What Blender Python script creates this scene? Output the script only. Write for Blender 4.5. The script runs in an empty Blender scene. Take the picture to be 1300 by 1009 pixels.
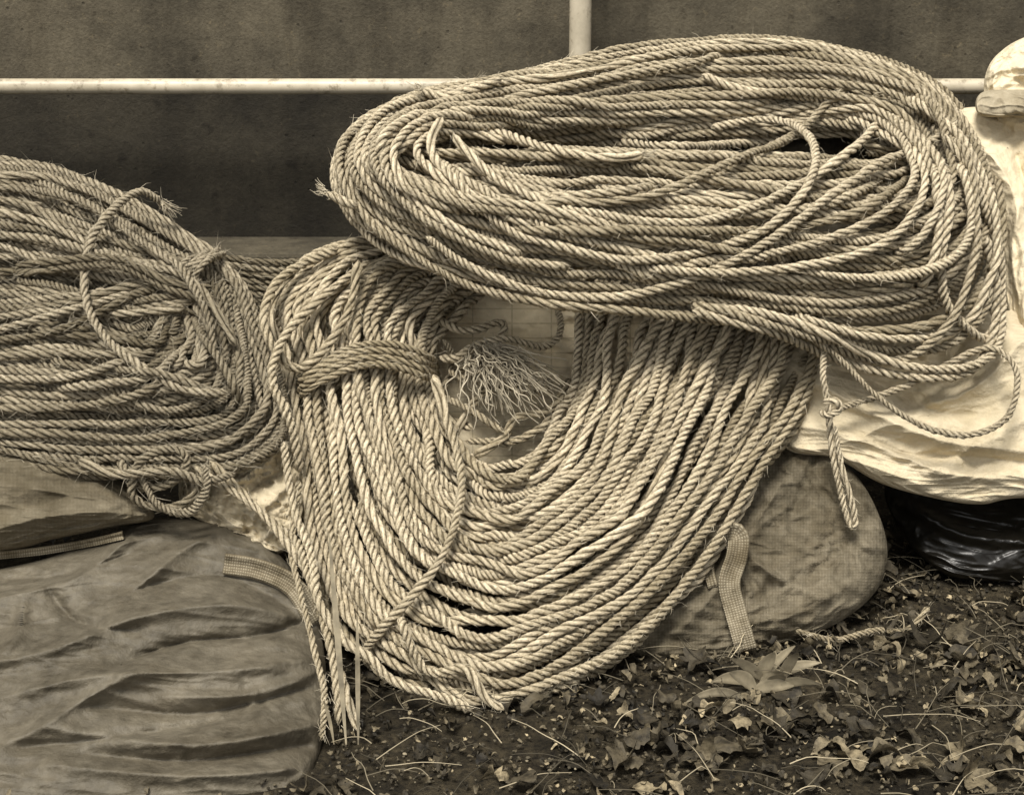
import bpy, math, numpy as np, random
from mathutils import Vector, noise
rng=np.random.default_rng(7); random.seed(5)
F=2000.; CX,CY=650.,504.5; PT=math.radians(18)
cp,sp=math.cos(PT),math.sin(PT)
CAM=np.array([0,-3.0,1.35])
FW=np.array([0,cp,-sp]); UP=np.array([0,sp,cp])
def W(px,py,y):
    px=np.asarray(px,float);py=np.asarray(py,float);y=np.asarray(y,float)
    a=(px-CX)/F; b=-(py-CY)/F
    dy=cp+b*sp; dz=-sp+b*cp
    s=(y-CAM[1])/dy
    return np.stack([a*s, CAM[1]+dy*s, CAM[2]+dz*s],-1)
def proj(P):
    v=P-CAM; d=v@FW
    return np.stack([CX+F*v[...,0]/d, CY-F*(v@UP)/d],-1)
def S(v,sat=1.0):
    return (v, v*(1-0.150*sat), v*(1-0.43*sat), 1)
sc=bpy.context.scene
cam=bpy.data.cameras.new("camera"); co=bpy.data.objects.new("camera",cam); sc.collection.objects.link(co)
co.location=CAM; co.rotation_euler=(math.radians(72),0,0); cam.sensor_width=36; cam.lens=F/1300*36; cam.clip_end=500
sc.camera=co
w=bpy.data.worlds.new("World"); sc.world=w; w.use_nodes=True
nt=w.node_tree; bg=nt.nodes['Background']
sky=nt.nodes.new('ShaderNodeTexSky'); sky.sky_type='NISHITA'; sky.sun_disc=False
EL=math.radians(60); AZ=math.radians(198)
sky.sun_elevation=EL; sky.sun_rotation=AZ
hs=nt.nodes.new('ShaderNodeHueSaturation'); hs.inputs['Saturation'].default_value=0.0
nt.links.new(sky.outputs[0],hs.inputs['Color']); nt.links.new(hs.outputs[0],bg.inputs[0]); bg.inputs[1].default_value=0.15
sl=bpy.data.lights.new("sun",'SUN'); sl.energy=4.8; sl.angle=math.radians(18); sl.color=(1,0.955,0.88)
so=bpy.data.objects.new("sun",sl); sc.collection.objects.link(so)
sd=Vector((math.sin(AZ)*math.cos(EL),math.cos(AZ)*math.cos(EL),math.sin(EL)))
so.rotation_euler=sd.to_track_quat('Z','Y').to_euler()
sc.view_settings.view_transform='Standard'; sc.view_settings.look='None'; sc.view_settings.exposure=0

def mkmesh(name,V,Q,mat=None,parent=None,smooth=True,uv=None,attrs=None):
    V=np.asarray(V,np.float32); Q=np.asarray(Q,np.int32)
    me=bpy.data.meshes.new(name); n=Q.shape[1]
    me.vertices.add(len(V)); me.vertices.foreach_set('co',V.ravel())
    me.loops.add(Q.size); me.loops.foreach_set('vertex_index',Q.ravel())
    me.polygons.add(len(Q)); me.polygons.foreach_set('loop_start',np.arange(0,Q.size,n,dtype=np.int32))
    me.update(calc_edges=True)
    me.polygons.foreach_set('use_smooth',np.full(len(Q),smooth))
    if uv is not None:
        l=me.uv_layers.new(name='UVMap'); l.data.foreach_set('uv',np.asarray(uv,np.float32).ravel())
    if attrs:
        for k,a in attrs.items():
            at=me.attributes.new(k,'FLOAT','POINT'); at.data.foreach_set('value',np.asarray(a,np.float32))
    me.validate()
    o=bpy.data.objects.new(name,me); sc.collection.objects.link(o)
    if mat: me.materials.append(mat)
    if parent: o.parent=parent
    return o
def empty(name):
    e=bpy.data.objects.new(name,None); sc.collection.objects.link(e); return e
class M:
    def __init__(s,name,rough=0.9,spec=0.2):
        s.m=bpy.data.materials.new(name); s.m.use_nodes=True; s.t=s.m.node_tree
        s.b=s.t.nodes['Principled BSDF']; s.b.inputs['Roughness'].default_value=rough
        s.b.inputs['Specular IOR Level'].default_value=spec
    def n(s,typ,**kw):
        x=s.t.nodes.new(typ)
        for k,v in kw.items():
            if k in x.inputs.keys(): x.inputs[k].default_value=v
            else: setattr(x,k,v)
        return x
    def l(s,a,b): s.t.links.new(a,b)
    def ramp(s,src,stops):
        r=s.n('ShaderNodeValToRGB'); e=r.color_ramp.elements
        while len(e)<len(stops): e.new(0.5)
        for i,(p,c) in enumerate(stops): e[i].position=p; e[i].color=c
        s.l(src,r.inputs[0]); return r.outputs[0]
    def mapc(s,out,scale):
        m=s.n('ShaderNodeMapping'); m.inputs['Scale'].default_value=scale; s.l(out,m.inputs[0]); return m.outputs[0]
    def noise(s,vec,scale,detail=4,rough=0.55):
        x=s.n('ShaderNodeTexNoise'); x.inputs['Scale'].default_value=scale; x.inputs['Detail'].default_value=detail; x.inputs['Roughness'].default_value=rough
        s.l(vec,x.inputs['Vector']); return x.outputs['Fac']
    def math(s,op,a,b=None,c=None):
        x=s.n('ShaderNodeMath',operation=op)
        for i,v in enumerate((a,b,c)):
            if v is None: continue
            if isinstance(v,(int,float)): x.inputs[i].default_value=v
            else: s.l(v,x.inputs[i])
        return x.outputs[0]
    def mul(s,a,b,fac=1.0,typ='MULTIPLY'):
        x=s.n('ShaderNodeMix',data_type='RGBA',blend_type=typ)
        if isinstance(fac,(int,float)): x.inputs[0].default_value=fac
        else: s.l(fac,x.inputs[0])
        s.l(a,x.inputs[6])
        if isinstance(b,tuple): x.inputs[7].default_value=b
        else: s.l(b,x.inputs[7])
        return x.outputs[2]
    def bump(s,h,strength,dist,prev=None):
        x=s.n('ShaderNodeBump'); x.inputs['Strength'].default_value=strength; x.inputs['Distance'].default_value=dist
        s.l(h,x.inputs['Height'])
        if prev is not None: s.l(prev,x.inputs['Normal'])
        return x.outputs[0]
    def col(s,c): s.l(c,s.b.inputs['Base Color'])
    def nor(s,c): s.l(c,s.b.inputs['Normal'])
def rope_mat(name,lo,hi):
    m=M(name,0.92,0.15)
    tc=m.n('ShaderNodeTexCoord'); at=m.n('ShaderNodeAttribute',attribute_name='tone'); gr=m.n('ShaderNodeAttribute',attribute_name='groove_shade')
    fib=m.noise(m.mapc(tc.outputs['UV'],(42,30,1)),1.0,3,0.6)
    blot=m.noise(tc.outputs['Object'],9,5,0.6)
    spk=m.noise(tc.outputs['Object'],160,3,0.6)
    v=m.math('ADD',m.math('MULTIPLY',blot,0.6),m.math('MULTIPLY',at.outputs['Fac'],0.5))
    c=m.ramp(v,[(0.25,S(lo)),(0.75,S(hi,0.8))])
    c=m.mul(c,m.ramp(fib,[(0.3,S(0.42,.5)),(0.57,S(1,.1))]),0.9)
    c=m.mul(c,m.ramp(spk,[(0.33,S(0.4,.6)),(0.5,(1,1,1,1))]),0.7)
    c=m.mul(c,m.ramp(gr.outputs['Fac'],[(0.0,(1,1,1,1)),(1.0,S(0.13,.8))]),1.0)  # crevice shade painted into the rope colour along the strand grooves
    m.col(c)
    m.nor(m.bump(spk,0.7,0.002,m.bump(fib,1.0,0.003)))
    return m.m
def fibre_mat(name,v):
    m=M(name,0.8,0.2)
    g=m.n('ShaderNodeNewGeometry'); m.col(m.ramp(g.outputs['Random Per Island'],[(0,S(v*.45,.9)),(1,S(v,.8))])); return m.m
def cloth_mat(name,lo,hi,weave=900,wst=0.5,stain=3.0,rough=0.9,grid=False,spec=0.15,crs=.6,dirt_a=.55):
    m=M(name,rough,spec); tc=m.n('ShaderNodeTexCoord')
    a=m.noise(tc.outputs['Object'],stain,6,0.65); b=m.noise(tc.outputs['Object'],40,4,0.6)
    c=m.ramp(m.math('ADD',m.math('MULTIPLY',a,0.75),m.math('MULTIPLY',b,0.25)),[(0.36,S(lo)),(0.62,S(hi,0.85))])
    w1=m.n('ShaderNodeTexWave',wave_type='BANDS',bands_direction='X'); w1.inputs['Scale'].default_value=weave/6.28; w1.inputs['Distortion'].default_value=1.6; w1.inputs['Detail Scale'].default_value=.3
    w2=m.n('ShaderNodeTexWave',wave_type='BANDS',bands_direction='Y'); w2.inputs['Scale'].default_value=weave/6.28; w2.inputs['Distortion'].default_value=1.6; w2.inputs['Detail Scale'].default_value=.3
    m.l(tc.outputs['UV'],w1.inputs[0]); m.l(tc.outputs['UV'],w2.inputs[0])
    wv=m.math('MULTIPLY',w1.outputs['Fac'],w2.outputs['Fac'])
    c=m.mul(c,m.ramp(wv,[(0.0,S(0.5,.3)),(0.45,(1,1,1,1))]),wst)
    if grid:
        g=m.n('ShaderNodeTexBrick'); g.offset=0; g.inputs['Scale'].default_value=1.0; g.inputs['Mortar Size'].default_value=0.0014
        g.inputs['Brick Width'].default_value=0.075; g.inputs['Row Height'].default_value=0.028
        g.inputs['Color1'].default_value=(1,1,1,1);g.inputs['Color2'].default_value=(1,1,1,1);g.inputs['Mortar'].default_value=S(.35,.6)
        m.l(tc.outputs['UV'],g.inputs[0]); c=m.mul(c,g.outputs['Color'],m.math('MULTIPLY',m.noise(tc.outputs['Object'],60,3,.6),.7))
    dirt=m.noise(tc.outputs['Object'],9,7,.72); c=m.mul(c,m.ramp(dirt,[(.38,S(.5,.6)),(.55,(1,1,1,1))]),dirt_a)
    m.col(c)
    cr=m.noise(tc.outputs['Object'],16,7,0.62)
    rv=m.n('ShaderNodeTexNoise'); rv.noise_type='RIDGED_MULTIFRACTAL'; rv.inputs['Scale'].default_value=7; rv.inputs['Detail'].default_value=3; m.l(tc.outputs['Object'],rv.inputs['Vector'])
    m.nor(m.bump(wv,0.5*wst,0.002,m.bump(rv.outputs['Fac'],crs*.5,.012,m.bump(cr,crs,0.02))))
    return m.m

def cr_eval(P,t,closed):
    P=np.asarray(P,float); n=len(P)
    if closed:
        i=np.floor(t).astype(int); f=(t-i)[:,None]
        a,b,c,d=P[(i-1)%n],P[i%n],P[(i+1)%n],P[(i+2)%n]
    else:
        t=np.clip(t,0,n-1-1e-6); i=np.floor(t).astype(int); f=(t-i)[:,None]
        a,b,c,d=P[np.maximum(i-1,0)],P[i],P[np.minimum(i+1,n-1)],P[np.minimum(i+2,n-1)]
    return 0.5*((2*b)+(c-a)*f+(2*a-5*b+4*c-d)*f**2+(3*b-3*c+d-a)*f**3)
def resample(P,step):
    d=np.r_[0,np.cumsum(np.linalg.norm(np.diff(P,axis=0),axis=1))]
    n=max(3,int(d[-1]/step)+1); s=np.linspace(0,d[-1],n)
    return np.stack([np.interp(s,d,P[:,k]) for k in range(P.shape[1])],1)
def smooth1(a,k,it=1):
    for _ in range(it):
        p=np.pad(a,((k,k),)+((0,0),)*(a.ndim-1),'edge'); c=np.cumsum(np.concatenate([np.zeros_like(p[:1]),p]),0)
        a=(c[2*k+1:]-c[:-2*k-1])/(2*k+1)
    return a
def coil(st,N,D,bulge,jit=0.03,seed=0,swap=2.5,kn=4,fmax=1.03):
    r=np.random.default_rng(seed)
    O=np.array([W(*s[0]) for s in st]); I=np.array([W(*s[1]) for s in st])
    n=len(st); K=360; T=np.arange(N*K)/K; ts=(T%1)*n
    o=cr_eval(O,ts,True); i=cr_eval(I,ts,True)
    base=np.concatenate([np.linspace(0.02,.98,N//2),np.linspace(.98,.02,N-N//2)])
    v=np.concatenate([np.full(N//2,.8),np.full(N-N//2,.2)])+r.normal(0,.12,N)
    base=base+r.normal(0,swap/N,N); base=np.clip(base,0,1)
    bb=np.repeat(base,kn)+r.normal(0,jit,N*kn); vv=np.repeat(v,kn)+r.normal(0,.18,N*kn)
    kt=(np.arange(N*kn)+.5)/kn
    f=smooth1(np.interp(T,kt,bb),K//14,2); vq=smooth1(np.interp(T,kt,vv),K//14,2)
    f=f+smooth1(r.normal(0,.12,len(f)),9,2)
    f=np.clip(f,-.04,fmax)
    w=np.linalg.norm(o-i,axis=1); th=np.minimum(N*D*D/w*1.15,0.13)
    P=i+(o-i)*f[:,None]
    off=-bulge*np.sin(np.pi*np.clip(f,0,1))
    P[:,1]+=off; P[:,2]+=-off*0.35
    P+=(vq*th)[:,None]*np.array([0,.86,-.5])
    tone=r.uniform(0,1,N*3); tone=smooth1(np.interp(T,np.arange(N*3)/3,tone),K//10,1)
    return resample(np.c_[P,tone],D*.7)

def relax(ropes,iters):
    X=np.concatenate([r['P'] for r in ropes]); X0=X.copy()
    rid=np.concatenate([np.full(len(r['P']),k) for k,r in enumerate(ropes)])
    idx=np.arange(len(X)); Dv=np.concatenate([np.full(len(r['P']),r['D']) for r in ropes])
    prv=idx-1; nxt=idx+1
    first=np.r_[True,rid[1:]!=rid[:-1]]; last=np.r_[rid[1:]!=rid[:-1],True]
    prv[first]=idx[first]; nxt[last]=idx[last]
    Dm=Dv.max()*1.25
    for it in range(iters):
        if it%4==0:
            C=np.floor((X-X.min(0))/Dm).astype(np.int64)+1; n3=C.max(0)+3
            key=(C[:,0]*n3[1]+C[:,1])*n3[2]+C[:,2]
            o=np.argsort(key,kind='stable'); ks=key[o]; li=[];lj=[]
            for dx in (-1,0,1):
                for dy in (-1,0,1):
                    for dz in (-1,0,1):
                        k2=key+(dx*n3[1]+dy)*n3[2]+dz
                        a=np.searchsorted(ks,k2,'left'); b=np.searchsorted(ks,k2,'right'); c=b-a
                        ii=np.repeat(idx,c); st=np.repeat(a-np.r_[0,np.cumsum(c)[:-1]],c)
                        jj=o[np.arange(len(ii))+st]
                        k=(jj>ii)&~((rid[ii]==rid[jj])&(np.abs(ii-jj)<5))
                        ii,jj=ii[k],jj[k]
                        k=((X[ii]-X[jj])**2).sum(1)<Dm**2
                        li.append(ii[k]);lj.append(jj[k])
            pi=np.concatenate(li);pj=np.concatenate(lj)
        d=X[pi]-X[pj]; L=np.linalg.norm(d,axis=1)+1e-9
        R=(Dv[pi]+Dv[pj])/2*.97; ov=R-L; k=ov>0
        p,q,dd=pi[k],pj[k],(d[k]/L[k][:,None])*(ov[k]*.5)[:,None]
        A=np.zeros_like(X); cnt=np.ones(len(X))*.6
        for c in range(3):
            A[:,c]=np.bincount(p,dd[:,c],len(X))-np.bincount(q,dd[:,c],len(X))
        cnt+=np.bincount(p,minlength=len(X))*.5+np.bincount(q,minlength=len(X))*.5
        X=X+A/np.maximum(1,cnt)[:,None]*1.3
        disp=X-X0
        for _ in range(2): disp=disp*.5+(disp[prv]+disp[nxt])*.25
        disp*=0.992
        X=X0+disp
        X[:,2]=np.maximum(X[:,2],Dv*.5)
    s=0
    for r in ropes:
        n=len(r['P']); r['P']=X[s:s+n]; s+=n

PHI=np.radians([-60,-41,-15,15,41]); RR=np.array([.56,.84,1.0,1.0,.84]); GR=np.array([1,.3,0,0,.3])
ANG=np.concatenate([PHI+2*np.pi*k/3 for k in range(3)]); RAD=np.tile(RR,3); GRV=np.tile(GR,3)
def frames(P):
    T=np.gradient(P,axis=0); T/=np.linalg.norm(T,axis=1)[:,None]+1e-12
    n=np.cross(T[0],[.3,.9,.31]); n/=np.linalg.norm(n)
    tl=T.tolist(); a,b,c=n
    out=[]
    for x,y,z in tl:
        d=a*x+b*y+c*z; a-=d*x;b-=d*y;c-=d*z; l=math.sqrt(a*a+b*b+c*c)+1e-12; a/=l;b/=l;c/=l; out.append((a,b,c))
    Nn=np.array(out); B=np.cross(T,Nn); return T,Nn,B
def sweep(ropes):
    VV=[];QQ=[];UV=[];TO=[];GG=[];off=0
    for r in ropes:
        D=r['D']; step=D*.33
        P=r['P']; n=len(P)
        P=cr_eval(np.c_[P,r['tone']],np.linspace(0,n-1,int(n*2.2)),False)
        P=resample(P,step); tone=P[:,3]; P=P[:,:3]
        T,Nn,B=frames(P); K=len(P); s=np.arange(K)*step
        tw=np.cumsum(2*np.pi*step/(D*3.2)*(1+smooth1(rng.normal(0,1.9,K),14,2)))
        thick=1+smooth1(rng.normal(0,.3,K),8,2)
        th=ANG[None,:]+tw[:,None]+r.get('ph',0)
        sw=np.repeat(np.stack([1+smooth1(rng.normal(0,.24,K),4,1) for _ in range(3)],1),5,axis=1)
        rad=RAD*D*.505*thick[:,None]*sw*(1+rng.normal(0,.024,th.shape))
        if r.get('taper',False): rad[:2]*=.6; rad[-2:]*=.6; rad[0]*=.1; rad[-1]*=.1
        V=P[:,None,:]+rad[...,None]*(np.cos(th)[...,None]*Nn[:,None,:]+np.sin(th)[...,None]*B[:,None,:])
        J=len(ANG); a=np.arange(K-1)[:,None]*J; j=np.arange(J)[None,:]; j2=(j+1)%J
        Q=np.stack([a+j,a+j2,a+J+j2,a+J+j],-1).reshape(-1,4)+off
        u0=np.broadcast_to(j/J,(K-1,J)); u1=u0+1/J; v0=np.broadcast_to(s[:-1,None],(K-1,J)); v1=v0+step
        uv=np.stack([u0,v0,u1,v0,u1,v1,u0,v1],-1).reshape(-1,2)
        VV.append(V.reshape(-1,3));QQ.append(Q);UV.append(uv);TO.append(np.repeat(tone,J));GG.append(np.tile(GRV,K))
        off+=K*J
    return np.concatenate(VV),np.concatenate(QQ),np.concatenate(UV),np.concatenate(TO),np.concatenate(GG)
def tubes(curves,rad,sides=4):
    VV=[];QQ=[];off=0
    for P in curves:
        T,Nn,B=frames(P); K=len(P); th=np.arange(sides)*2*np.pi/sides
        rr=rad*np.linspace(1,.45,K)[:,None,None]
        V=P[:,None,:]+rr*(np.cos(th)[None,:,None]*Nn[:,None,:]+np.sin(th)[None,:,None]*B[:,None,:])
        a=np.arange(K-1)[:,None]*sides; j=np.arange(sides)[None,:]; j2=(j+1)%sides
        QQ.append(np.stack([a+j,a+j2,a+sides+j2,a+sides+j],-1).reshape(-1,4)+off); VV.append(V.reshape(-1,3)); off+=K*sides
    return np.concatenate(VV),np.concatenate(QQ)
def fibres(ropes,count,r,Lm=0.018):
    P=np.concatenate([q['P'] for q in ropes]); T=np.concatenate([np.gradient(q['P'],axis=0) for q in ropes]); T/=np.linalg.norm(T,axis=1)[:,None]+1e-9
    D=np.concatenate([np.full(len(q['P']),q['D']) for q in ropes])
    k=r.integers(0,len(P),count); p=P[k];t=T[k];D=D[k]
    n=r.normal(size=(count,3)); n[:,1]-=.9; n[:,2]+=.3; n-= (n*t).sum(1)[:,None]*t; n/=np.linalg.norm(n,axis=1)[:,None]
    L=r.uniform(.3,1.4,count)*Lm; sg=r.choice([-1,1],count)
    base=p+n*D[:,None]*.42
    d1=n*.5+t*sg[:,None]*.9+r.normal(0,.25,(count,3)); d2=d1+r.normal(0,.7,(count,3))
    q1=base+d1*L[:,None]*.5; q2=q1+d2*L[:,None]*.5
    w=np.cross(d1,r.normal(size=(count,3))); w/=np.linalg.norm(w,axis=1)[:,None]; w*=.00042
    V=np.stack([base-w,base+w,q1-w*.8,q1+w*.8,q2-w*.3,q2+w*.3],1).reshape(-1,3)
    o=np.arange(count)[:,None]*6
    Q=np.concatenate([o+np.array([[0,1,3,2]]),o+np.array([[2,3,5,4]])])
    return V,Q

stC=[((428,225,.02),(520,190,.05)),((450,162,.12),(560,165,.15)),((545,118,.25),(640,156,.22)),((680,90,.36),(740,160,.27)),
((820,60,.44),(840,160,.30)),((960,50,.48),(960,156,.32)),((1090,70,.46),(1050,150,.32)),((1190,112,.36),(1110,155,.27)),
((1244,188,.25),(1140,185,.2)),((1268,270,.1),(1140,205,.12)),((1246,350,-.02),(1100,205,.08)),((1180,400,-.1),(1040,198,.05)),
((1060,410,-.13),(960,198,.03)),((930,400,-.15),(860,194,.02)),((800,386,-.16),(770,190,.02)),((670,373,-.16),(690,186,.02)),
((560,343,-.12),(620,186,.03)),((472,298,-.05),(560,188,.04))]
stB=[((480,300,.16),(600,370,.14)),((400,325,.10),(580,385,.10)),((350,390,.03),(560,415,.06)),((375,465,-.05),(548,450,.02)),
((384,540,-.14),(552,500,-.03)),((388,620,-.24),(572,545,-.09)),((402,710,-.34),(600,575,-.12)),((445,800,-.45),(630,588,-.14)),
((520,868,-.53),(655,585,-.15)),((610,892,-.57),(680,572,-.13)),((710,866,-.53),(705,545,-.10)),((810,802,-.44),(722,510,-.06)),
((895,710,-.34),(732,470,-.02)),((965,610,-.23),(738,430,.02)),((1015,510,-.10),(742,395,.06)),((1038,420,.0),(748,360,.1)),
((1000,330,.12),(745,320,.15)),((850,270,.2),(720,300,.18)),((650,260,.22),(660,320,.2))]
stA=[((290,345,.0),(215,365,-.02)),((325,420,-.08),(215,385,-.05)),((350,500,-.16),(205,405,-.1)),((340,555,-.24),(185,415,-.12)),
((270,588,-.29),(150,415,-.12)),((150,592,-.3),(90,395,-.1)),((0,585,-.3),(0,380,-.06)),((-150,560,-.28),(-120,375,-.04)),
((-300,460,-.1),(-200,370,-.03)),((-320,330,.1),(-200,350,.0)),((-200,215,.25),(-120,355,.0)),((0,207,.25),(0,372,-.02)),
((110,237,.2),(90,385,-.05)),((205,284,.1),(150,385,-.05))]
DC,DB,DA=.0174,.0188,.0163
def mk(Q,D,**k): return dict(P=Q[:,:3].copy(),tone=Q[:,3].copy(),D=D,**k)
C=mk(coil(stC,42,DC,.07,.078,11,6.0,3,1.05),DC)
B=mk(coil(stB,51,DB,.07,.042,12,3.6,4),DB)
A=mk(coil(stA,42,DA,.05,.075,13,5.0,3,1.05),DA)
relax([C,B,A],36)

allP=np.concatenate([C['P'],B['P'],A['P']]); allpx=proj(allP)
def drape(px,default,D,R=10):
    out=default.copy()
    for i,(x,y) in enumerate(px):
        k=(np.abs(allpx[:,0]-x)<R)&(np.abs(allpx[:,1]-y)<R)
        if k.any(): out[i]=min(out[i],allP[k,1].min()-D*.85)
    k=4; p=np.pad(out,k,'edge'); mn=np.min(np.stack([p[j:j+len(out)] for j in range(2*k+1)]),0)
    return smooth1(mn,6,2)
def over(pts,D,dr=True,tone=None,tuck=0,taper=True):
    P=np.array(pts,float); n=len(P)
    Q=cr_eval(P,np.linspace(0,n-1,n*24),False); Q=resample(Q,6.0)
    d=Q[:,2].copy()
    if dr:
        d=drape(Q[:,:2],d,D)
        if tuck:
            m=len(d); w=np.clip(np.minimum(np.arange(m),np.arange(m)[::-1])/tuck,0,1); w=w*w*(3-2*w); d=d*w+Q[:,2]*(1-w)
    X=W(Q[:,0],Q[:,1],d)
    t=rng.uniform(.1,.9) if tone is None else tone
    X=resample(np.c_[X,np.full(len(X),t)],D*.7)
    return mk(X,D,ph=rng.uniform(0,6),taper=taper)
def arcs(st,n,D,t0r,lenr,fr0,fr1,tuck=14):
    O=np.array([s[0] for s in st],float);I=np.array([s[1] for s in st],float);m=len(st);out=[]
    for _ in range(n):
        t=rng.uniform(*t0r); L=rng.uniform(*lenr); ts=((t+np.linspace(0,L,9))%1)*m
        f=np.linspace(rng.uniform(*fr0),rng.uniform(*fr1),9)
        if rng.random()<.5: f=f[::-1]
        f=f+.08*np.sin(np.linspace(0,rng.uniform(3,7),9)+rng.uniform(0,6))
        P=cr_eval(I,ts,True)*(1-f[:,None])+cr_eval(O,ts,True)*f[:,None]
        P[:,2]+=.07
        out.append(over(P.tolist(),D,tuck=tuck))
    return out
oC=[over([(560,150,.3),(545,178,.2),(560,215,.2),(620,268,.2),(700,308,.2),(800,330,.2),(900,318,.2),(980,285,.2),(1026,235,.2),(1035,190,.2),(1010,160,.3),(960,152,.3),(900,165,.3)],DC,tone=.8),
 over([(1215,150,.3),(1195,172,.3),(1120,205,.3),(1040,262,.2),(960,315,.2),(880,352,.2),(790,376,.2),(690,372,.2),(600,340,.2),(540,300,.2)],DC,tone=.7),
 over([(575,170,.3),(600,200,.2),(650,240,.2),(740,275,.2),(860,285,.2),(960,262,.2),(1060,205,.2),(1110,160,.3),(1105,120,.3)],DC,tone=.9),
 over([(1170,190,.3),(1190,230,.2),(1192,290,.2),(1180,350,.1),(1150,385,.1)],DC,tone=.9,tuck=6),
 over([(1215,185,.3),(1232,250,.2),(1225,310,.2),(1170,345,.1),(1080,352,.1),(960,330,.1)],DC,tone=.95,tuck=6),
 over([(890,95,.4),(940,115,.4),(1000,120,.4),(1050,132,.35)],DC,tone=1),
 over([(600,160,.3),(660,178,.2),(720,196,.1),(780,200,.1),(818,196,.08)],DC,tone=1),
 over([(640,98,.4),(590,118,.3),(560,125,.3),(535,114,.3)],DC,tone=1),
 over([(455,262,.0),(440,258,.0),(413,244,.0)],DC,tone=.8),
 over([(600,300,.2),(700,262,.2),(820,250,.2),(930,205,.2),(1010,170,.3),(1100,90,.4)],DC,tone=.3,tuck=8),
 over([(900,392,0),(1000,408,-.05),(1100,448,-.12),(1180,468,-.12),(1240,462,-.1),(1268,430,-.05),(1272,380,.0),(1268,310,.05),(1240,230,.2),(1200,170,.3)],DC,tone=.8),
 over([(880,390,0),(980,420,-.05),(1080,462,-.12),(1170,480,-.12),(1235,470,-.1),(1258,430,-.05),(1262,370,.0),(1255,300,.05)],DC,tone=.6),
 over([(860,380,0),(960,405,-.05),(1050,430,-.1),(1130,445,-.11),(1200,440,-.1),(1245,400,-.05),(1262,340,.0)],DC,tone=.3,tuck=5),
 over([(960,395,.0),(1040,432,-.1),(1110,500,-.15),(1170,540,-.19),(1230,552,-.2),(1278,530,-.18),(1292,480,-.12),(1275,450,-.08),(1240,445,-.06),(1150,490,-.12),(1060,520,-.14)],.0125,tone=.5),
 over([(1046,440,-.12),(1045,480,-.17),(1052,520,-.18),(1056,570,-.2),(1066,620,-.22),(1078,664,-.24),(1086,668,-.245),(1080,630,-.235),(1068,590,-.22),(1060,540,-.2)],.0125,dr=False,tone=.9),
 over([(1044,512,-.2),(1060,508,-.215),(1066,520,-.21),(1050,528,-.215),(1041,520,-.2)],.012,dr=False,tone=.9),
 over([(700,330,.2),(600,300,.2),(530,255,.2),(498,205,.2),(512,170,.2),(560,150,.2),(640,150,.3)],DC,tone=.9,tuck=8),
 over([(760,345,.2),(640,325,.2),(545,280,.2),(490,225,.2),(488,180,.2),(530,145,.2),(610,128,.3),(700,120,.4)],DC,tone=.5,tuck=8),
 over([(720,300,.2),(640,270,.2),(570,230,.2),(530,195,.2),(545,165,.2),(600,165,.3),(680,185,.3)],DC,tone=1,tuck=8),
]
# slack turns spilling off the right-hand end
oC+=[over([(1130,110,.4),(1210,165,.3),(1252,240,.2),(1262,330,.05),(1236,405,-.05),(1170,430,-.1),(1080,424,-.1),(980,400,-.05)],DC,tone=.9,tuck=8),
 over([(1180,150,.3),(1226,210,.25),(1240,300,.1),(1224,370,.0),(1196,418,-.08),(1140,458,-.12),(1070,446,-.1),(1010,418,-.05)],DC,tone=.4,tuck=8),
 over([(1196,190,.3),(1206,260,.2),(1196,330,.1),(1204,390,.0),(1250,430,-.06),(1268,400,.0)],DC,tone=.7,tuck=6)]
oC+=arcs(stC,9,DC,(.62,.98),(.3,.6),(-.1,.35),(.4,.9))+arcs(stC,7,DC,(.1,.5),(.25,.5),(-.15,.3),(.4,.9))+arcs(stC,5,DC,(.12,.2),(.3,.4),(-.25,-.05),(-.2,.05))
def bnd(dy): return [(372,505+dy*.5,.15),(382,490+dy,-.05),(410,468+dy,-.1),(455,450+dy,-.1),(500,450+dy,-.1),(540,464+dy,-.05),(556,480+dy*.6,.15)]
oB=[over(bnd(dy),.0145,tuck=6,tone=.0) for dy in (-7,3,12,-2)]
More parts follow.
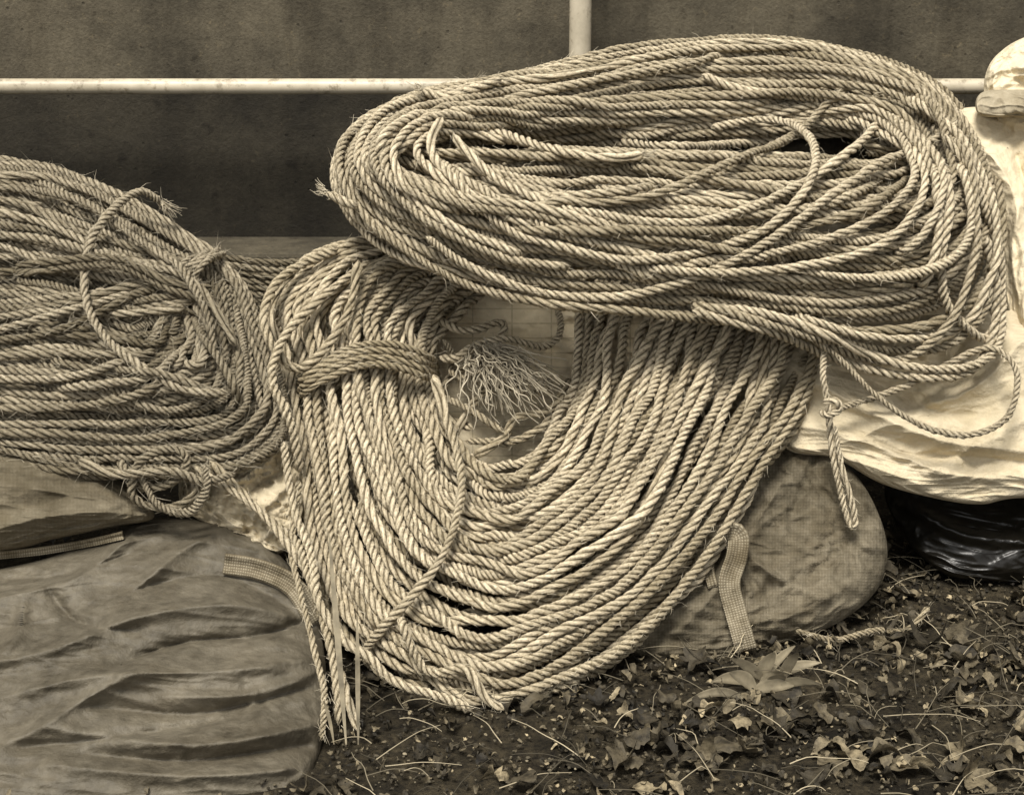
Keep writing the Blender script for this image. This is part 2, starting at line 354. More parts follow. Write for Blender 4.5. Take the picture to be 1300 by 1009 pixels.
oB+=[over([(550,475,-.1),(566,530,-.1),(584,590,-.1),(584,640,-.1),(562,705,-.2),(520,760,-.3),(478,806,-.4),(450,842,-.45)],.0165,tone=.4),
 over([(455,330,.1),(440,400,.0),(390,470,.0),(350,445,.0),(335,400,.03),(360,350,.1),(430,315,.15)],DB,tone=.3),
 over([(500,770,-.4),(540,850,-.5),(590,850,-.55),(620,900,-.57),(640,935,-.6)],.0165,tone=.5,tuck=5),
 over([(470,330,.1),(400,385,.0),(360,430,.0),(345,480,.0),(370,540,-.1),(380,600,-.2)],DB,tone=.5),
 over([(545,400,.08),(590,420,.03),(640,410,.05),(620,450,.03),(570,480,.03),(555,520,.0),(600,545,-.06)],.0165,dr=False,tone=.4),
 over([(570,560,-.06),(610,500,-.05),(640,490,-.04),(680,500,-.04),(700,480,-.0)],.0165,dr=False,tone=.5),
 over([(555,455,.0),(580,455,-.02),(600,440,.0),(640,430,.0),(690,440,.04),(712,420,.06),(705,380,.1)],.0165,dr=False,tone=.6),
 over([(555,505,-.03),(585,515,-.05),(612,530,-.07),(640,550,-.09)],.0165,dr=False,tone=.3),
 over([(600,580,-.1),(640,555,-.08),(655,530,-.06),(700,520,-.05),(725,480,.0)],.0165,dr=False,tone=.2),
 over([(590,560,-.07),(620,560,-.08),(650,560,-.08),(690,540,-.06),(720,500,-.02)],.0165,dr=False,tone=.3),
 over([(560,430,.04),(575,450,.03),(572,470,.0),(590,480,-.03),(620,470,-.03),(612,450,.0)],.0165,dr=False,tone=.3),
 over([(240,590,-.3),(300,625,-.3),(350,668,-.35),(388,720,-.4),(412,790,-.48),(430,850,-.53),(446,905,-.6),(455,950,-.68)],.0165,tone=.6),
 over([(265,585,-.28),(320,640,-.3),(372,690,-.36),(400,750,-.45),(420,820,-.52),(428,880,-.58),(430,935,-.66)],.0165,tone=.4),
 over([(360,560,-.2),(372,640,-.3),(392,700,-.38),(402,760,-.46),(432,810,-.52),(470,835,-.55),(500,865,-.58),(560,885,-.6),(600,905,-.6)],.0165,tone=.7),
 over([(380,610,-.25),(372,700,-.36),(398,820,-.55),(412,880,-.62),(408,940,-.72)],.0125,tone=.3),
 over([(1010,800,-.37),(1060,812,-.35),(1110,800,-.33),(1150,800,-.32),(1180,770,-.28)],.012,dr=False,tone=.0),
]
oA=[over([(205,258,.15),(180,243,.1),(150,260,.05),(118,300,.0),(106,350,.0),(118,405,-.05),(160,455,-.1),(220,490,-.1),(290,498,-.1)],.0175,tone=1),
 over([(40,240,.2),(110,258,.2),(170,300,.1),(230,345,.0),(262,400,.0),(262,450,-.1)],DA,tone=.6),
 over([(300,440,-.1),(265,380,.0),(235,352,.0),(200,345,.0),(170,350,.0)],.0165,tone=.6),
 over([(150,570,-.25),(160,600,-.32),(190,618,-.34),(225,608,-.34),(238,580,-.33),(210,570,-.33),(175,590,-.34),(170,630,-.34),(205,645,-.34),(245,630,-.34),(250,600,-.33)],.0165,dr=False,tone=.4),
 over([(175,600,-.33),(200,640,-.36),(240,650,-.36),(262,620,-.36),(258,590,-.34)],.0165,dr=False,tone=.8),
 over([(100,585,-.3),(140,600,-.33),(180,600,-.35),(220,598,-.35),(260,610,-.35),(300,600,-.33)],.0165,dr=False,tone=.6),
]
for k in range(9):
    oA.append(over([(225,330+k*5,.1),(270,332+k*6,.12),(330,338+k*7,.13),(390,335+k*8,.14),(450,330+k*7,.2)],.0155,dr=False,tone=rng.uniform(.0,.6)))
for k in range(4):
    oA.append(over([(205+k*9,372,.1),(212+k*9,362,-.05),(222+k*9,345,-.05),(240+k*8,330,-.02),(262+k*7,322,.1)],.013,tuck=5,tone=.9))
for k in range(12):
    y=345+k*9+rng.uniform(-6,6); b_=rng.uniform(-25,30)
    oA.append(over([(20,y-5,-.03),(80,y+b_*.5,-.07),(150,y+b_+8,-.1),(210,y+15,-.11),(270,y+rng.uniform(0,40),-.1)],.0155,dr=False,tone=rng.uniform(0,.7)))
def rnd(n,lo,hi,D=DA):
    o=[]
    for _ in range(n):
        ya=rng.uniform(*lo); yb=rng.uniform(*hi)
        o.append(over([(-60,ya,.2),(60,ya*.75+yb*.25+rng.uniform(-15,15),.1),(160,ya*.35+yb*.65,.0),(235,yb,.0)],D,tone=rng.uniform(0,1)))
    return o
oA+=rnd(10,(290,450),(340,390))+arcs(stA,9,DA,(.0,.2),(.2,.4),(-.1,.3),(.3,.95))
allr=[C,B,A]+oC+oB+oA
relax(allr,16)

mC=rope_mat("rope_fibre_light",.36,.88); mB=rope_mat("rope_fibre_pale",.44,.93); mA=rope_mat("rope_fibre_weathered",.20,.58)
def build_rope(parent,base,extra,mat,fm,nf,seed,Lm=.018):
    for nm,rs in (('coiled_turns',[base]),('loose_ends',extra)):
        V,Q,uv,to,g=sweep(rs); mkmesh(nm,V,Q,mat,parent,True,uv,{'tone':to,'groove_shade':g})
    V,Q=fibres([base]+extra,nf,np.random.default_rng(seed),Lm); mkmesh('stray_fibres',V,Q,fm,parent)
def tassel(parent,ends,mat,n=26,L=.03,rad=.0009):
    cs=[]
    for (p,d) in ends:
        p=np.array(p);d=np.array(d)/np.linalg.norm(d)
        for _ in range(n):
            a=p+rng.normal(0,.0035,3); dd=d+rng.normal(0,.3,3); c=[a]
            for k in range(4): dd=dd+rng.normal(0,.18,3); c.append(c[-1]+dd*L*.25*rng.uniform(.6,1.2))
            cs.append(np.array(c))
    V,Q=tubes(cs,rad); return mkmesh('frayed_end',V,Q,mat,parent)
fL=fibre_mat("rope_strand_light",.68); fD=fibre_mat("rope_strand_weathered",.45)
eC=empty("rope_coil"); eB=empty("rope_coil.001"); eA=empty("rope_coil.002")
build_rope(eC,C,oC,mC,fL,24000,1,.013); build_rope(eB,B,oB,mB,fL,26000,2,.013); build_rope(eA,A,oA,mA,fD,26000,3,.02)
def endof(r,e=-1):
    P=r['P']; return (P[0],P[0]-P[2]) if e==0 else (P[-1],P[-1]-P[-3])
tassel(eC,[endof(oC[5]),endof(oC[6]),endof(oC[7]),endof(oC[8])],fL,30,.016)
tassel(eA,[endof(oA[0],0)],fL,60,.03)
cs=[]
for k in range(190):
    a0=rng.uniform(-1,1); x0=618+a0*22; y0=444+abs(a0)*4+rng.uniform(-10,10)
    x1=650+a0*50+rng.normal(0,12); y1=rng.uniform(470,532)-abs(a0)*14
    m=8; t=np.linspace(0,1,m)
    px=x0+(x1-x0)*t+np.cumsum(rng.normal(0,4,m)); py=y0+(y1-y0)*t+np.cumsum(rng.normal(0,3,m))
    d=.0-.11*np.sin(t*1.5)*rng.uniform(.5,1.0)
    X=W(px,py,d); cs.append(cr_eval(X,np.linspace(0,m-1,24),False))
fT=fibre_mat("tassel_yarn",.5)
V,Q=tubes(cs,.0021,5); mkmesh('frayed_tassel',V,Q,fT,eB)

def pillow(name,outline,dfun,bf,bb,mat,folds=(),namp=.012,nsc=(3,7),parent=None,Mn=200,Rn=70,seed=0,power=1.0,wr=.006,sharp=1.0,fs=1.0):
    O=cr_eval(np.array(outline,float),np.linspace(0,len(outline),Mn,endpoint=False),True); c=O.mean(0)
    phi=np.linspace(0.001,np.pi-.001,Rn*2); r=np.sin(phi)**.9; cosf=np.cos(phi)
    px=c[0]+(O[None,:,0]-c[0])*r[:,None]; py=c[1]+(O[None,:,1]-c[1])*r[:,None]
    off=np.where(cosf>0,-bf*np.abs(cosf)**power,bb*np.abs(cosf)**power)[:,None]
    d=dfun(px,py)+off
    dis=np.zeros_like(px)
    front=np.clip(cosf*3+.3,0,1)[:,None]
    for pl,wd,am in folds:
        pl=np.array(pl,float); pl=cr_eval(pl,np.linspace(0,len(pl)-1,30),False)
        best=np.full(px.shape,1e9); tt=np.zeros(px.shape)
        for k in range(len(pl)-1):
            a,b=pl[k],pl[k+1]; ab=b-a; L=(ab**2).sum()
            t=np.clip(((px-a[0])*ab[0]+(py-a[1])*ab[1])/L,0,1)
            dd=np.hypot(px-a[0]-t*ab[0],py-a[1]-t*ab[1]); u=dd<best; best=np.where(u,dd,best); tt=np.where(u,(k+t)/(len(pl)-1),tt)
        dis+=am*fs*np.exp(-(best/wd)**(2 if sharp==1 else 1.25))*np.sin(np.pi*np.clip(tt*.9+.08,0,1))**.5
    nz=np.zeros(px.shape)
    for i in range(px.shape[0]):
        for j in range(px.shape[1]):
            x=px[i,j]*.0015;y=py[i,j]*.0015
            v1=noise.noise(Vector((x*nsc[0],y*nsc[1],seed+cosf[i]*1.5)))
            v2=1-abs(noise.noise(Vector((x*nsc[0]*2.3+v1*1.2,y*nsc[1]*2.3+v1*2,seed+5+cosf[i]))))*2
            v3=1-abs(noise.noise(Vector((x*nsc[0]*6+v1*3,y*nsc[1]*5,seed+9))))*2
            v4=1-abs(noise.noise(Vector((x*nsc[0]*3+v1*3,y*nsc[1]*9+v1*3,seed+19))))*2
            nz[i,j]=v1*namp*1.4+v2*namp*.7+v3*wr+max(v4,0)**3*wr*.8
    d=d-(dis+nz)*front
    V=W(px,py,d); n0,n1=px.shape
    V[...,2]=np.maximum(V[...,2],-.05)
    a=np.arange(n0-1)[:,None]*n1; j=np.arange(n1)[None,:]; j2=(j+1)%n1
    Q=np.stack([a+j,a+n1+j,a+n1+j2,a+j2],-1).reshape(-1,4)
    V=V.reshape(-1,3); UVv=np.stack([px.ravel()*.0015,-py.ravel()*.0015],-1)
    o=mkmesh(name,V,Q,mat,parent,True,UVv[Q.ravel()])
    return o,V[:n0//2*n1],np.stack([px.ravel(),py.ravel()],-1)[:n0//2*n1]
lin=lambda y0,d0,y1,d1:(lambda px,py: d0+(py-y0)*(d1-d0)/(y1-y0))
m_tarp=cloth_mat("grey_tarpaulin",.07,.20,1100,.35,2.5,.6,spec=.4,crs=.6,dirt_a=.45)
m_bur=cloth_mat("hessian",.15,.33,760,.9,4)
m_gap_dark=cloth_mat("dark_gap_filler",.03,.08,760,.9,4)  # near-black cloth for the added fillers, stands in for shade in coil gaps
m_light=cloth_mat("pale_woven_sheet",.50,.78,950,.3,3,crs=.9,dirt_a=.25)
m_grid=cloth_mat("checked_woven_plastic",.7,.88,900,.2,3,grid=True,dirt_a=.2)
m_sack=cloth_mat("woven_plastic_sack",.10,.29,700,1.0,5)
m_white=cloth_mat("white_plastic_canvas",.66,.84,1200,.2,2,.6,crs=.8,dirt_a=.2)
tarp,tV,tP=pillow("tarpaulin_sack",[(-220,760),(0,722),(90,698),(180,662),(280,664),(350,700),(396,765),(414,850),(410,935),(385,1000),(330,1040),(100,1060),(-220,1050),(-340,900)],
 lin(660,-.22,1030,-.82),.10,.25,m_tarp,folds=[([(402,792),(300,768),(180,782),(60,826),(-100,860)],13,.034),([(405,800),(300,735),(200,740),(60,790),(-100,800)],12,-.02),
 ([(180,665),(120,720),(60,745),(-60,770)],12,.028),([(290,670),(230,700),(150,760),(20,800)],10,.02),([(400,835),(280,852),(120,858),(0,886)],13,.030),([(398,870),(250,905),(100,895)],10,-.024),
 ([(330,690),(360,740),(400,790)],9,.02),([(395,785),(330,806),(230,816),(130,850)],8,-.028),([(404,850),(330,880),(200,885)],9,.018),([(60,745),(100,790),(180,800)],8,-.018),([(0,735),(80,730),(170,700)],8,-.018),([(400,920),(250,945),(60,925)],13,.032),
 ([(300,910),(180,930),(20,950)],9,-.02),([(30,760),(20,810),(-20,850)],9,.02),([(380,975),(240,985),(60,970)],13,.026),([(390,945),(240,965),(100,955)],9,-.022),([(200,840),(120,880),(40,930),(-40,960)],11,.02)],namp=.011,nsc=(2.5,6),seed=1,Mn=360,Rn=130,sharp=2,wr=.004,fs=1.3)
hes,hV,hP=pillow("hessian_sack",[(-220,560),(0,560),(90,580),(160,615),(196,655),(150,668),(70,684),(0,700),(-220,720),(-280,640)],
 lin(560,-.2,700,-.30),.1,.12,m_bur,folds=[([(190,655),(120,650),(40,660),(-60,690)],9,.022),([(120,600),(60,640),(-50,650)],14,-.016),([(192,655),(110,630),(30,620)],8,.014)],namp=.01,nsc=(3,6),seed=2,sharp=2)
sk,sV,sP=pillow("woven_sack",[(1000,565),(1050,572),(1098,618),(1126,690),(1112,750),(1050,798),(950,830),(850,846),(770,834),(690,760),(680,650),(780,540),(900,520)],
 lin(560,-.03,842,-.34),.07,.15,m_sack,folds=[([(1000,600),(950,680),(900,760),(830,830)],10,.024),([(1110,650),(1040,720),(960,760)],12,-.022),([(930,690),(1000,740),(1080,770)],9,.022),([(1040,575),(1010,640),(1000,700)],9,-.02),([(880,760),(840,790),(800,825)],8,.018),([(940,790),(1010,780),(1080,740)],8,.018),([(1060,590),(1075,660),(1110,700)],8,.018)],namp=.013,nsc=(5,5),seed=3,sharp=2,wr=.009)
pillow("woven_sack.001",[(450,350),(600,300),(760,300),(1100,300),(1230,380),(1230,480),(1080,560),(900,620),(700,640),(560,600),(470,480)],
 lin(250,.36,640,.04),.06,.1,m_grid,namp=.012,nsc=(6,6),seed=4,wr=.009)
pillow("top_coil_gap_backing",[(560,160),(700,140),(950,130),(1120,150),(1180,230),(1100,330),(700,330),(580,250)],lin(130,.44,330,.22),.03,.14,m_gap_dark,namp=.01,nsc=(4,4),seed=17)  # added dark filler behind the top coil, so its hole reads as shade
pillow("canvas_sheet",[(960,430),(1060,410),(1180,400),(1330,395),(1450,420),(1450,640),(1300,632),(1245,640),(1190,633),(1120,614),(1060,582),(996,568),(975,500)],
 lin(400,.08,640,-.13),.05,.03,m_light,folds=[([(1010,470),(1100,520),(1200,560),(1330,575)],14,.038),([(1000,540),(1090,555),(1200,600),(1330,610)],11,.028),([(1240,400),(1180,440),(1100,460)],13,.035),
 ([(1300,430),(1240,490),(1160,520)],12,.03),([(1000,565),(1100,590),(1180,620)],9,.018),([(1330,590),(1240,580),(1150,575),(1080,545)],9,-.022),([(1330,520),(1250,560),(1180,600)],10,.022),([(1250,400),(1215,440),(1200,480)],10,-.03),([(1090,560),(1130,540),(1230,540)],9,.016),([(1060,470),(1100,480),(1180,520),(1240,530)],9,-.018)],namp=.011,nsc=(3.5,6),seed=6,Mn=340,Rn=110,sharp=2,wr=.004)
m_band=cloth_mat("grey_band",.30,.5,900,.5,5)
whb=empty("canvas_bag")
pillow("folded_top",[(1250,128),(1252,92),(1270,66),(1310,44),(1420,10),(1540,40),(1560,200),(1500,260),(1330,230),(1265,170)],lin(20,.42,260,.26),.06,.15,m_white,folds=[([(1258,95),(1300,84),(1400,90)],9,.022),([(1270,70),(1300,110),(1340,150)],9,-.016),([(1262,120),(1285,100),(1330,60)],7,.012)],namp=.014,nsc=(6,6),seed=8,parent=whb,sharp=2,wr=.008)
pillow("banded_mouth",[(1246,118),(1300,114),(1400,116),(1450,140),(1400,160),(1300,150),(1244,146)],lin(100,.29,160,.24),.06,.08,m_band,namp=.006,nsc=(6,6),seed=15,parent=whb)
pillow("body",[(1210,146),(1240,136),(1300,146),(1450,150),(1540,250),(1540,450),(1400,480),(1300,462),(1282,420),(1268,340),(1246,240),(1222,180)],
 lin(130,.34,470,.06),.07,.15,m_white,folds=[([(1225,165),(1280,230),(1300,330),(1310,440)],12,.028),([(1280,160),(1300,230),(1320,300)],10,-.024),([(1300,240),(1285,320),(1300,420)],8,.025)],namp=.014,nsc=(5,5),seed=9,parent=whb,sharp=2)
m_blk=M("black_polythene",.36,.4); tcn=m_blk.n('ShaderNodeTexCoord'); m_blk.b.inputs['Base Color'].default_value=S(.008); m_blk.nor(m_blk.bump(m_blk.noise(tcn.outputs['Object'],12,4,.5),.3,.02))
pillow("plastic_bag",[(1130,610),(1250,600),(1400,600),(1480,660),(1450,735),(1330,740),(1220,735),(1180,715),(1140,670)],lin(600,.12,740,-.06),.08,.15,m_blk.m,folds=[([(1150,640),(1230,680),(1350,690)],9,.02)],namp=.010,nsc=(5,7),seed=10,wr=.003)
m_cr=cloth_mat("crumpled_white_plastic",.45,.75,3000,.1,6,.5,crs=1)
pillow("plastic_sheet",[(300,400),(340,420),(385,520),(392,620),(360,700),(300,680),(230,640),(240,560),(270,470)],lin(400,.08,700,-.28),.04,.06,m_cr,folds=[([(300,420),(320,520),(290,620)],8,.02),([(370,560),(320,600),(260,640)],6,.03),([(380,600),(330,650),(290,670)],6,.02),([(380,585),(340,610),(300,635)],5,-.03)],namp=.02,nsc=(9,9),seed=12,wr=.014,sharp=2)
pillow("left_coil_gap_backing",[(-250,330),(0,330),(160,350),(240,380),(280,470),(260,560),(150,590),(-250,590)],lin(330,.10,590,-.16),.04,.12,m_gap_dark,namp=.012,nsc=(4,5),seed=14)  # added dark backing that fills the left coil's open middle with shade
def strap(name,line,width,mat,pts,ppx,parent,lift=.006):
    L=cr_eval(np.array(line,float),np.linspace(0,len(line)-1,60),False); L=resample(L,4.)
    T=np.gradient(L,axis=0); T/=np.linalg.norm(T,axis=1)[:,None]; Nn=np.stack([-T[:,1],T[:,0]],1)
    cols=[]
    for s in np.linspace(-.5,.5,7):
        q=L+Nn*width*s; d=np.empty(len(q))
        for i,(x,y) in enumerate(q):
            k=((ppx[:,0]-x)**2+(ppx[:,1]-y)**2).argmin(); d[i]=pts[k,1]
        cols.append((q,d))
    dm=smooth1(np.min(np.stack([c[1] for c in cols]),0),3,2)-lift
    V=np.stack([W(c[0][:,0],c[0][:,1],dm-.003*math.cos(k*1.1)) for k,c in enumerate(cols)],1)
    n0,n1=V.shape[:2]; a=np.arange(n0-1)[:,None]*n1; j=np.arange(n1-1)[None,:]
    Q=np.stack([a+j,a+j+1,a+n1+j+1,a+n1+j],-1).reshape(-1,4)
    uv=np.stack(np.broadcast_arrays(np.arange(n1)[None,:]*width/7*.0015,np.arange(n0)[:,None]*.006),-1).reshape(-1,2)
    o=mkmesh(name,V.reshape(-1,3),Q,mat,parent,True,uv[Q.ravel()])
    so=o.modifiers.new('t','SOLIDIFY'); so.thickness=.003
    return o
m_web=cloth_mat("webbing",.2,.42,430,1.0,9)
strap('webbing_strap',[(868,694),(905,682),(935,678),(936,705),(926,740),(935,780),(948,826)],27,m_web,sV,sP,sk,.02)
strap('strap_end',[(905,688),(900,720),(905,745)],12,m_web,sV,sP,sk,.014)
strap('stitched_band',[(284,716),(330,724),(372,745),(402,790)],26,m_web,tV,tP,tarp,.004)
strap('drawstring_hem',[(-10,706),(50,700),(110,690),(156,680)],9,m_web,tV,tP,tarp,.012)

def box(name,x0,x1,y0,y1,z0,z1,mat,parent=None,bev=.004):
    V=[(x,y,z) for x in (x0,x1) for y in (y0,y1) for z in (z0,z1)]
    Q=[(0,1,3,2),(4,6,7,5),(0,4,5,1),(2,3,7,6),(0,2,6,4),(1,5,7,3)]
    o=mkmesh(name,V,Q,mat,parent,False)
    b=o.modifiers.new('b','BEVEL'); b.width=bev; b.segments=2
    return o
def conc(name,lo,hi):
    m=M(name,.85,.3); tc=m.n('ShaderNodeTexCoord'); ob=tc.outputs['Object']
    a=m.noise(ob,3.2,9,.72); b=m.noise(m.mapc(ob,(5,5,1.0)),1.5,6,.65); g=m.noise(ob,120,3,.6)
    v=m.math('ADD',m.math('MULTIPLY',a,.75),m.math('MULTIPLY',b,.25))
    c=m.ramp(v,[(.38,S(lo)),(.5,S((lo+hi)/2)),(.6,S(hi))])
    sp_=m.noise(ob,30,6,.75); c=m.mul(c,m.ramp(sp_,[(.58,(1,1,1,1)),(.66,S(.4,.3))]),.8)
    c=m.mul(c,m.ramp(m.noise(m.mapc(ob,(12,12,1.0)),1,5,.7),[(.38,S(.6,.2)),(.52,(1,1,1,1))]),.45)
    c=m.mul(c,m.ramp(m.noise(ob,45,5,.75),[(.60,(1,1,1,1)),(.68,S(1.9,.3))]),.6)
    vo=m.n('ShaderNodeTexVoronoi'); vo.inputs['Scale'].default_value=22; m.l(ob,vo.inputs['Vector'])
    pit=m.ramp(vo.outputs['Distance'],[(.05,(.0,.0,.0,1)),(.11,(1,1,1,1))]); c=m.mul(c,pit,.35)
    c=m.mul(c,m.ramp(g,[(.3,S(.6,.2)),(.6,(1,1,1,1))]),.6)
    m.col(c); m.nor(m.bump(pit,.35,.004,m.bump(g,.5,.002,m.bump(sp_,.4,.008)))); return m.m
eW=empty("concrete_wall")
zj=float(W(650,116,.95)[2])
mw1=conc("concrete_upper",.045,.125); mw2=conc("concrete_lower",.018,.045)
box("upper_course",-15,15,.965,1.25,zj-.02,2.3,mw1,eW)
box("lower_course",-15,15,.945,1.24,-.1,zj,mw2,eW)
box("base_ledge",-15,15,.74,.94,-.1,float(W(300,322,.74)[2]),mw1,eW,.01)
def cyl(name,p,q,r,mat,parent,seg=24):
    p,q=np.array(p,float),np.array(q,float); P=np.linspace(p,q,3)
    T,Nn,Bb=frames(P); th=np.arange(seg)*2*np.pi/seg
    V=(P[:,None,:]+r*(np.cos(th)[None,:,None]*Nn[:,None,:]+np.sin(th)[None,:,None]*Bb[:,None,:])).reshape(-1,3)
    a=np.arange(2)[:,None]*seg; j=np.arange(seg)[None,:]; j2=(j+1)%seg
    return mkmesh(name,V,np.stack([a+j,a+j2,a+seg+j2,a+seg+j],-1).reshape(-1,4),mat,parent)
mp=M("galvanised_paint",.45,.5); tcp=mp.n('ShaderNodeTexCoord')
mp.col(mp.mul(mp.ramp(mp.noise(tcp.outputs['Object'],6,6,.7),[(.35,S(.35,.9)),(.6,S(.56,.8))]),mp.ramp(mp.noise(mp.mapc(tcp.outputs['Object'],(40,40,40)),1,4,.7),[(.33,S(.3,.8)),(.45,(1,1,1,1))]),.6))
eR=empty("metal_railing"); ry=.80
zr=float(W(300,110,ry)[2]); xr=float(W(736,100,ry)[0])
cyl("rail",(-8,ry,zr),(8,ry,zr),.0185,mp.m,eR)
for k,dx in enumerate((-4.4,-2.2,0,2.2,4.4)):
    cyl(f"post_{k+1}",(xr+dx,ry+.01,0),(xr+dx,ry+.01,1.75),.026,mp.m,eR)
cyl("top_rail",(-8,ry,1.75),(8,ry,1.75),.0185,mp.m,eR)

n=300; u=np.linspace(-1,1,n); xg=2.0*u+120*np.abs(u)**9*np.sign(u)
X,Y=np.meshgrid(xg,xg); Z=np.zeros_like(X)
for i in range(n):
    for j in range(n):
        x,y=X[i,j],Y[i,j]
        if abs(x)<3 and abs(y)<3:
            Z[i,j]=noise.fractal(Vector((x*5,y*5,0)),1.,2.,4)*.012+noise.noise(Vector((x*22,y*22,3)))*.008-.006
V=np.stack([X,Y,Z],-1).reshape(-1,3); a=np.arange(n-1)[:,None]*n; j=np.arange(n-1)[None,:]
mg=M("soil",.95,.2); tg=mg.n('ShaderNodeTexCoord'); og=tg.outputs['Object']
s1=mg.noise(og,7,8,.7); s2=mg.noise(og,70,6,.7)
cg=mg.ramp(s1,[(.35,S(.015)),(.65,S(.06))]); cg=mg.mul(cg,mg.ramp(s2,[(.35,S(.3,.3)),(.62,(1.6,1.5,1.3,1))]),.9)
mg.col(cg); mg.nor(mg.bump(s2,1,.014,mg.bump(s1,.6,.03)))
mkmesh("ground",V,np.stack([a+j,a+j+1,a+n+j+1,a+n+j],-1).reshape(-1,4),mg.m)
def gz(x,y): return noise.fractal(Vector((x*5,y*5,0)),1.,2.,4)*.012
def leafshape(kind,r):
    K=26; th=np.linspace(0,2*np.pi,K,endpoint=False)
    if kind==0: rad=.5+.5*np.abs(np.cos(th*2.5))**1.0; rad*=(1+.2*np.cos(th))*(1+r.normal(0,.1,K))
    elif kind==1: rad=1/np.sqrt((np.cos(th)/1.0)**2+(np.sin(th)/r.uniform(.28,.55))**2)*(1+r.normal(0,.03,K))
    else: rad=1/np.sqrt((np.cos(th)/1.0)**2+(np.sin(th)/r.uniform(.55,.8))**2)*(1+.06*np.cos(th*9))*(1+r.normal(0,.03,K))
    if r.random()<.45:
        a=r.uniform(0,6.28); rad=rad*(1-.55*np.exp(-((np.angle(np.exp(1j*(th-a))))/.5)**2))
    x=rad*np.cos(th);y=rad*np.sin(th)
    rings=[np.array([[0,0]])]+[np.stack([x*s,y*s],1) for s in (.35,.7,1.0)]
    return np.concatenate(rings),K
def leaves(n,xr,yr,size,seed,zlift=.02,curl=1.,clump=0):
    r=np.random.default_rng(seed); VV=[];TT=[];off=0
    for _ in range(n):
        x=r.uniform(*xr);y=r.uniform(*yr)
        if clump and noise.noise(Vector((x*4,y*5,7)))<r.uniform(-.45,.25)*clump: continue
        k=r.choice([0,1,1,2,2,2]); P,K=leafshape(k,r); s=r.uniform(*size)*.5
        if r.random()<.08: s*=1.3
        cx,cy=r.normal(0,.6,2)*curl; rr=(P**2).sum(1)
        z=cx*P[:,0]**2+cy*P[:,1]**2+.22*np.sin(P[:,0]*5+r.uniform(0,6))*np.cos(P[:,1]*4+r.uniform(0,6))*np.sqrt(rr)+np.abs(P[:,1])*r.uniform(-.1,.9)
        z+=r.normal(0,.05,len(P))*rr
        L=np.c_[P*(1+r.normal(0,.03,P.shape)),z]*s
        a=r.uniform(0,6.28);tl=r.normal(0,.38);t2=r.normal(0,.38)
        ca,sa=math.cos(a),math.sin(a)
        Rz=np.array([[ca,-sa,0],[sa,ca,0],[0,0,1]]);Rx=np.array([[1,0,0],[0,math.cos(tl),-math.sin(tl)],[0,math.sin(tl),math.cos(tl)]]);Ry=np.array([[math.cos(t2),0,math.sin(t2)],[0,1,0],[-math.sin(t2),0,math.cos(t2)]])
        L=L@(Rz@Rx@Ry).T+np.array([x,y,gz(x,y)+r.uniform(.0,zlift)])
        VV.append(L); j=np.arange(K); j2=(j+1)%K
        T=[np.stack([0*j,1+j,1+j2],1)]
        for q in range(2):
            b0=1+q*K;b1=b0+K; T+= [np.stack([b0+j,b1+j,b1+j2],1),np.stack([b0+j,b1+j2,b0+j2],1)]
        TT.append(np.concatenate(T)+off); off+=len(L)
    return np.concatenate(VV),np.concatenate(TT)
ml=M("dead_leaves",.7,.3); tl_=ml.n('ShaderNodeTexCoord'); ge=ml.n('ShaderNodeNewGeometry')
c=ml.ramp(ge.outputs['Random Per Island'],[(0,S(.015)),(.45,S(.06)),(.8,S(.15)),(.95,S(.26)),(1,S(.45))])
nn=ml.noise(tl_.outputs['Object'],60,5,.65); c=ml.mul(c,ml.ramp(nn,[(.35,S(.3,.4)),(.6,(1.3,1.25,1.15,1))]),.95); ml.col(c); ml.nor(ml.bump(nn,.8,.005))
Ls=[leaves(1000,(-1.5,1.7),(-1.0,.7),(.015,.045),21,.02,1,1),leaves(760,(-.05,1.35),(-.85,.2),(.025,.065),22,.025,1,1),leaves(6500,(-.3,1.4),(-.95,.3),(.004,.015),23,.012,1.6)]
o_=0;VV=[];TT=[]
for v_,t_ in Ls: VV.append(v_);TT.append(t_+o_);o_+=len(v_)
mkmesh("fallen_leaves",np.concatenate(VV),np.concatenate(TT),ml.m,None,True)
VV=[];TT=[];off=0
ico=np.array([(0,0,1),(0,0,-1)]+[(math.cos(a)*.9,math.sin(a)*.9,.35) for a in np.arange(5)*1.2566]+[(math.cos(a+.63)*.9,math.sin(a+.63)*.9,-.35) for a in np.arange(5)*1.2566])
ft=[]
for k in range(5):
    k2=(k+1)%5; ft+=[(0,2+k,2+k2),(1,7+k2,7+k),(2+k,7+k,2+k2),(2+k2,7+k,7+k2)]
ft=np.array(ft)
for _ in range(6000):
    x=rng.uniform(-1.4,1.6);y=rng.uniform(-1.0,.5); s=rng.uniform(.001,.0042)
    VV.append(ico*rng.uniform(.6,1.3,ico.shape)*s*np.array([1,1,.7])+np.array([x,y,gz(x,y)+s*.2])); TT.append(ft+off); off+=12
mgr=M("grit",.9); g2=mgr.n('ShaderNodeNewGeometry'); mgr.col(mgr.ramp(g2.outputs['Random Per Island'],[(0,S(.02)),(.7,S(.10)),(.95,S(.18)),(1,S(.35))]))
mkmesh("gravel",np.concatenate(VV),np.concatenate(TT),mgr.m,None,False)
cs=[]
for _ in range(480):
    x=rng.uniform(-.25,1.3);y=rng.uniform(-.95,.1)
    a=rng.uniform(0,6.28);L=rng.uniform(.03,.15); m=5;t=np.linspace(0,1,m)
    bx=np.cumsum(rng.normal(0,.004,m)); P=np.stack([x+math.cos(a)*L*t+bx,y+math.sin(a)*L*t+bx[::-1],gz(x,y)+.012+rng.uniform(0,.03)*t+.01*np.sin(t*3)],1)
    cs.append(cr_eval(P,np.linspace(0,m-1,10),False))
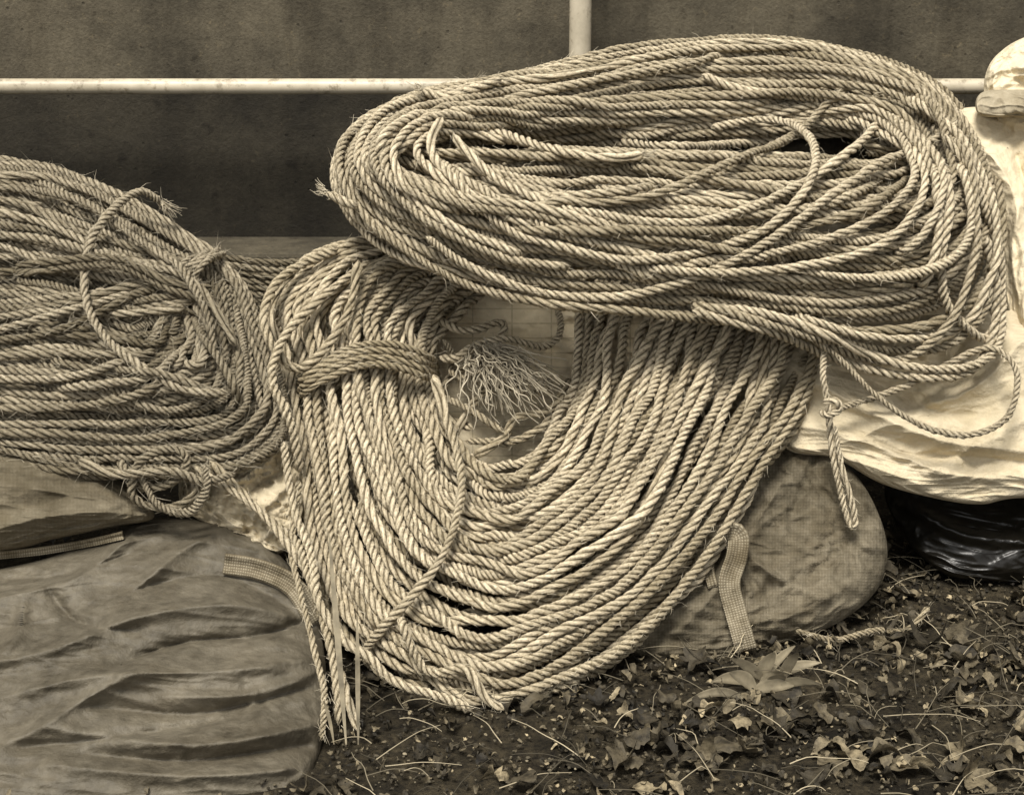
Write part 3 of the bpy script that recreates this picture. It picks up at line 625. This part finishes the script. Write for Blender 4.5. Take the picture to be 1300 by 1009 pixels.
V,Q=tubes(cs,.0012); mt=M("dry_twig",.8); g3=mt.n('ShaderNodeNewGeometry'); mt.col(mt.ramp(g3.outputs['Random Per Island'],[(0,S(.04)),(.6,S(.16)),(1,S(.5))])); mkmesh("twigs",V,Q,mt.m)
def blades(name,lst,mat):
    VV=[];QQ=[];off=0
    for (p,d,L,wd,bend) in lst:
        p=np.array(p,float);d=np.array(d,float);d/=np.linalg.norm(d); m=16;t=np.linspace(0,1,m)
        C_=p+d*L*t[:,None]+np.array([0,-.4,-1])*bend*L*(t**2)[:,None]
        sd_=np.cross(d,[0,-1,.3]); sd_/=np.linalg.norm(sd_)
        wv=wd*np.sin(np.pi*np.clip(t*.93+.05,0,1))**.8
        fold=np.array([0,-.5,.5])
        rows=np.stack([C_-sd_*wv[:,None],C_-sd_*wv[:,None]*.5-fold*-.15*wv[:,None],C_+fold*-.35*wv[:,None],C_+sd_*wv[:,None]*.5-fold*-.15*wv[:,None],C_+sd_*wv[:,None]],1)
        a=np.arange(m-1)[:,None]*5;j=np.arange(4)[None,:]
        QQ.append(np.stack([a+j,a+j+1,a+5+j+1,a+5+j],-1).reshape(-1,4)+off);VV.append(rows.reshape(-1,3));off+=m*5
    return mkmesh(name,np.concatenate(VV),np.concatenate(QQ),mat)
mpl=M("weed_leaf",.5,.4); tw=mpl.n('ShaderNodeTexCoord'); mpl.col(mpl.ramp(mpl.noise(tw.outputs['Object'],25,4,.6),[(.3,S(.14)),(.7,S(.38))]))
wp=W(965,866,-.5); wp[2]=.0
L=[]
for k in range(14):
    a=rng.uniform(-1.3,1.3); L.append((wp+rng.normal(0,.02,3)*[1,1,0],(math.sin(a),-.25+rng.normal(0,.2),.9*math.cos(a)+.15),rng.uniform(.07,.14),rng.uniform(.008,.016),rng.uniform(.1,.5)))
blades("weed_plant",L,mpl.m)
g0=W(440,960,-.7); g0[2]=0
blades("grass_tuft",[(g0,(-.08,.3,1),.36,.005,.02),(g0+[.02,0,0],(.0,.25,1),.24,.004,.1),(g0-[.02,0,0],(-.12,.1,1),.12,.003,.3)],mpl.m)
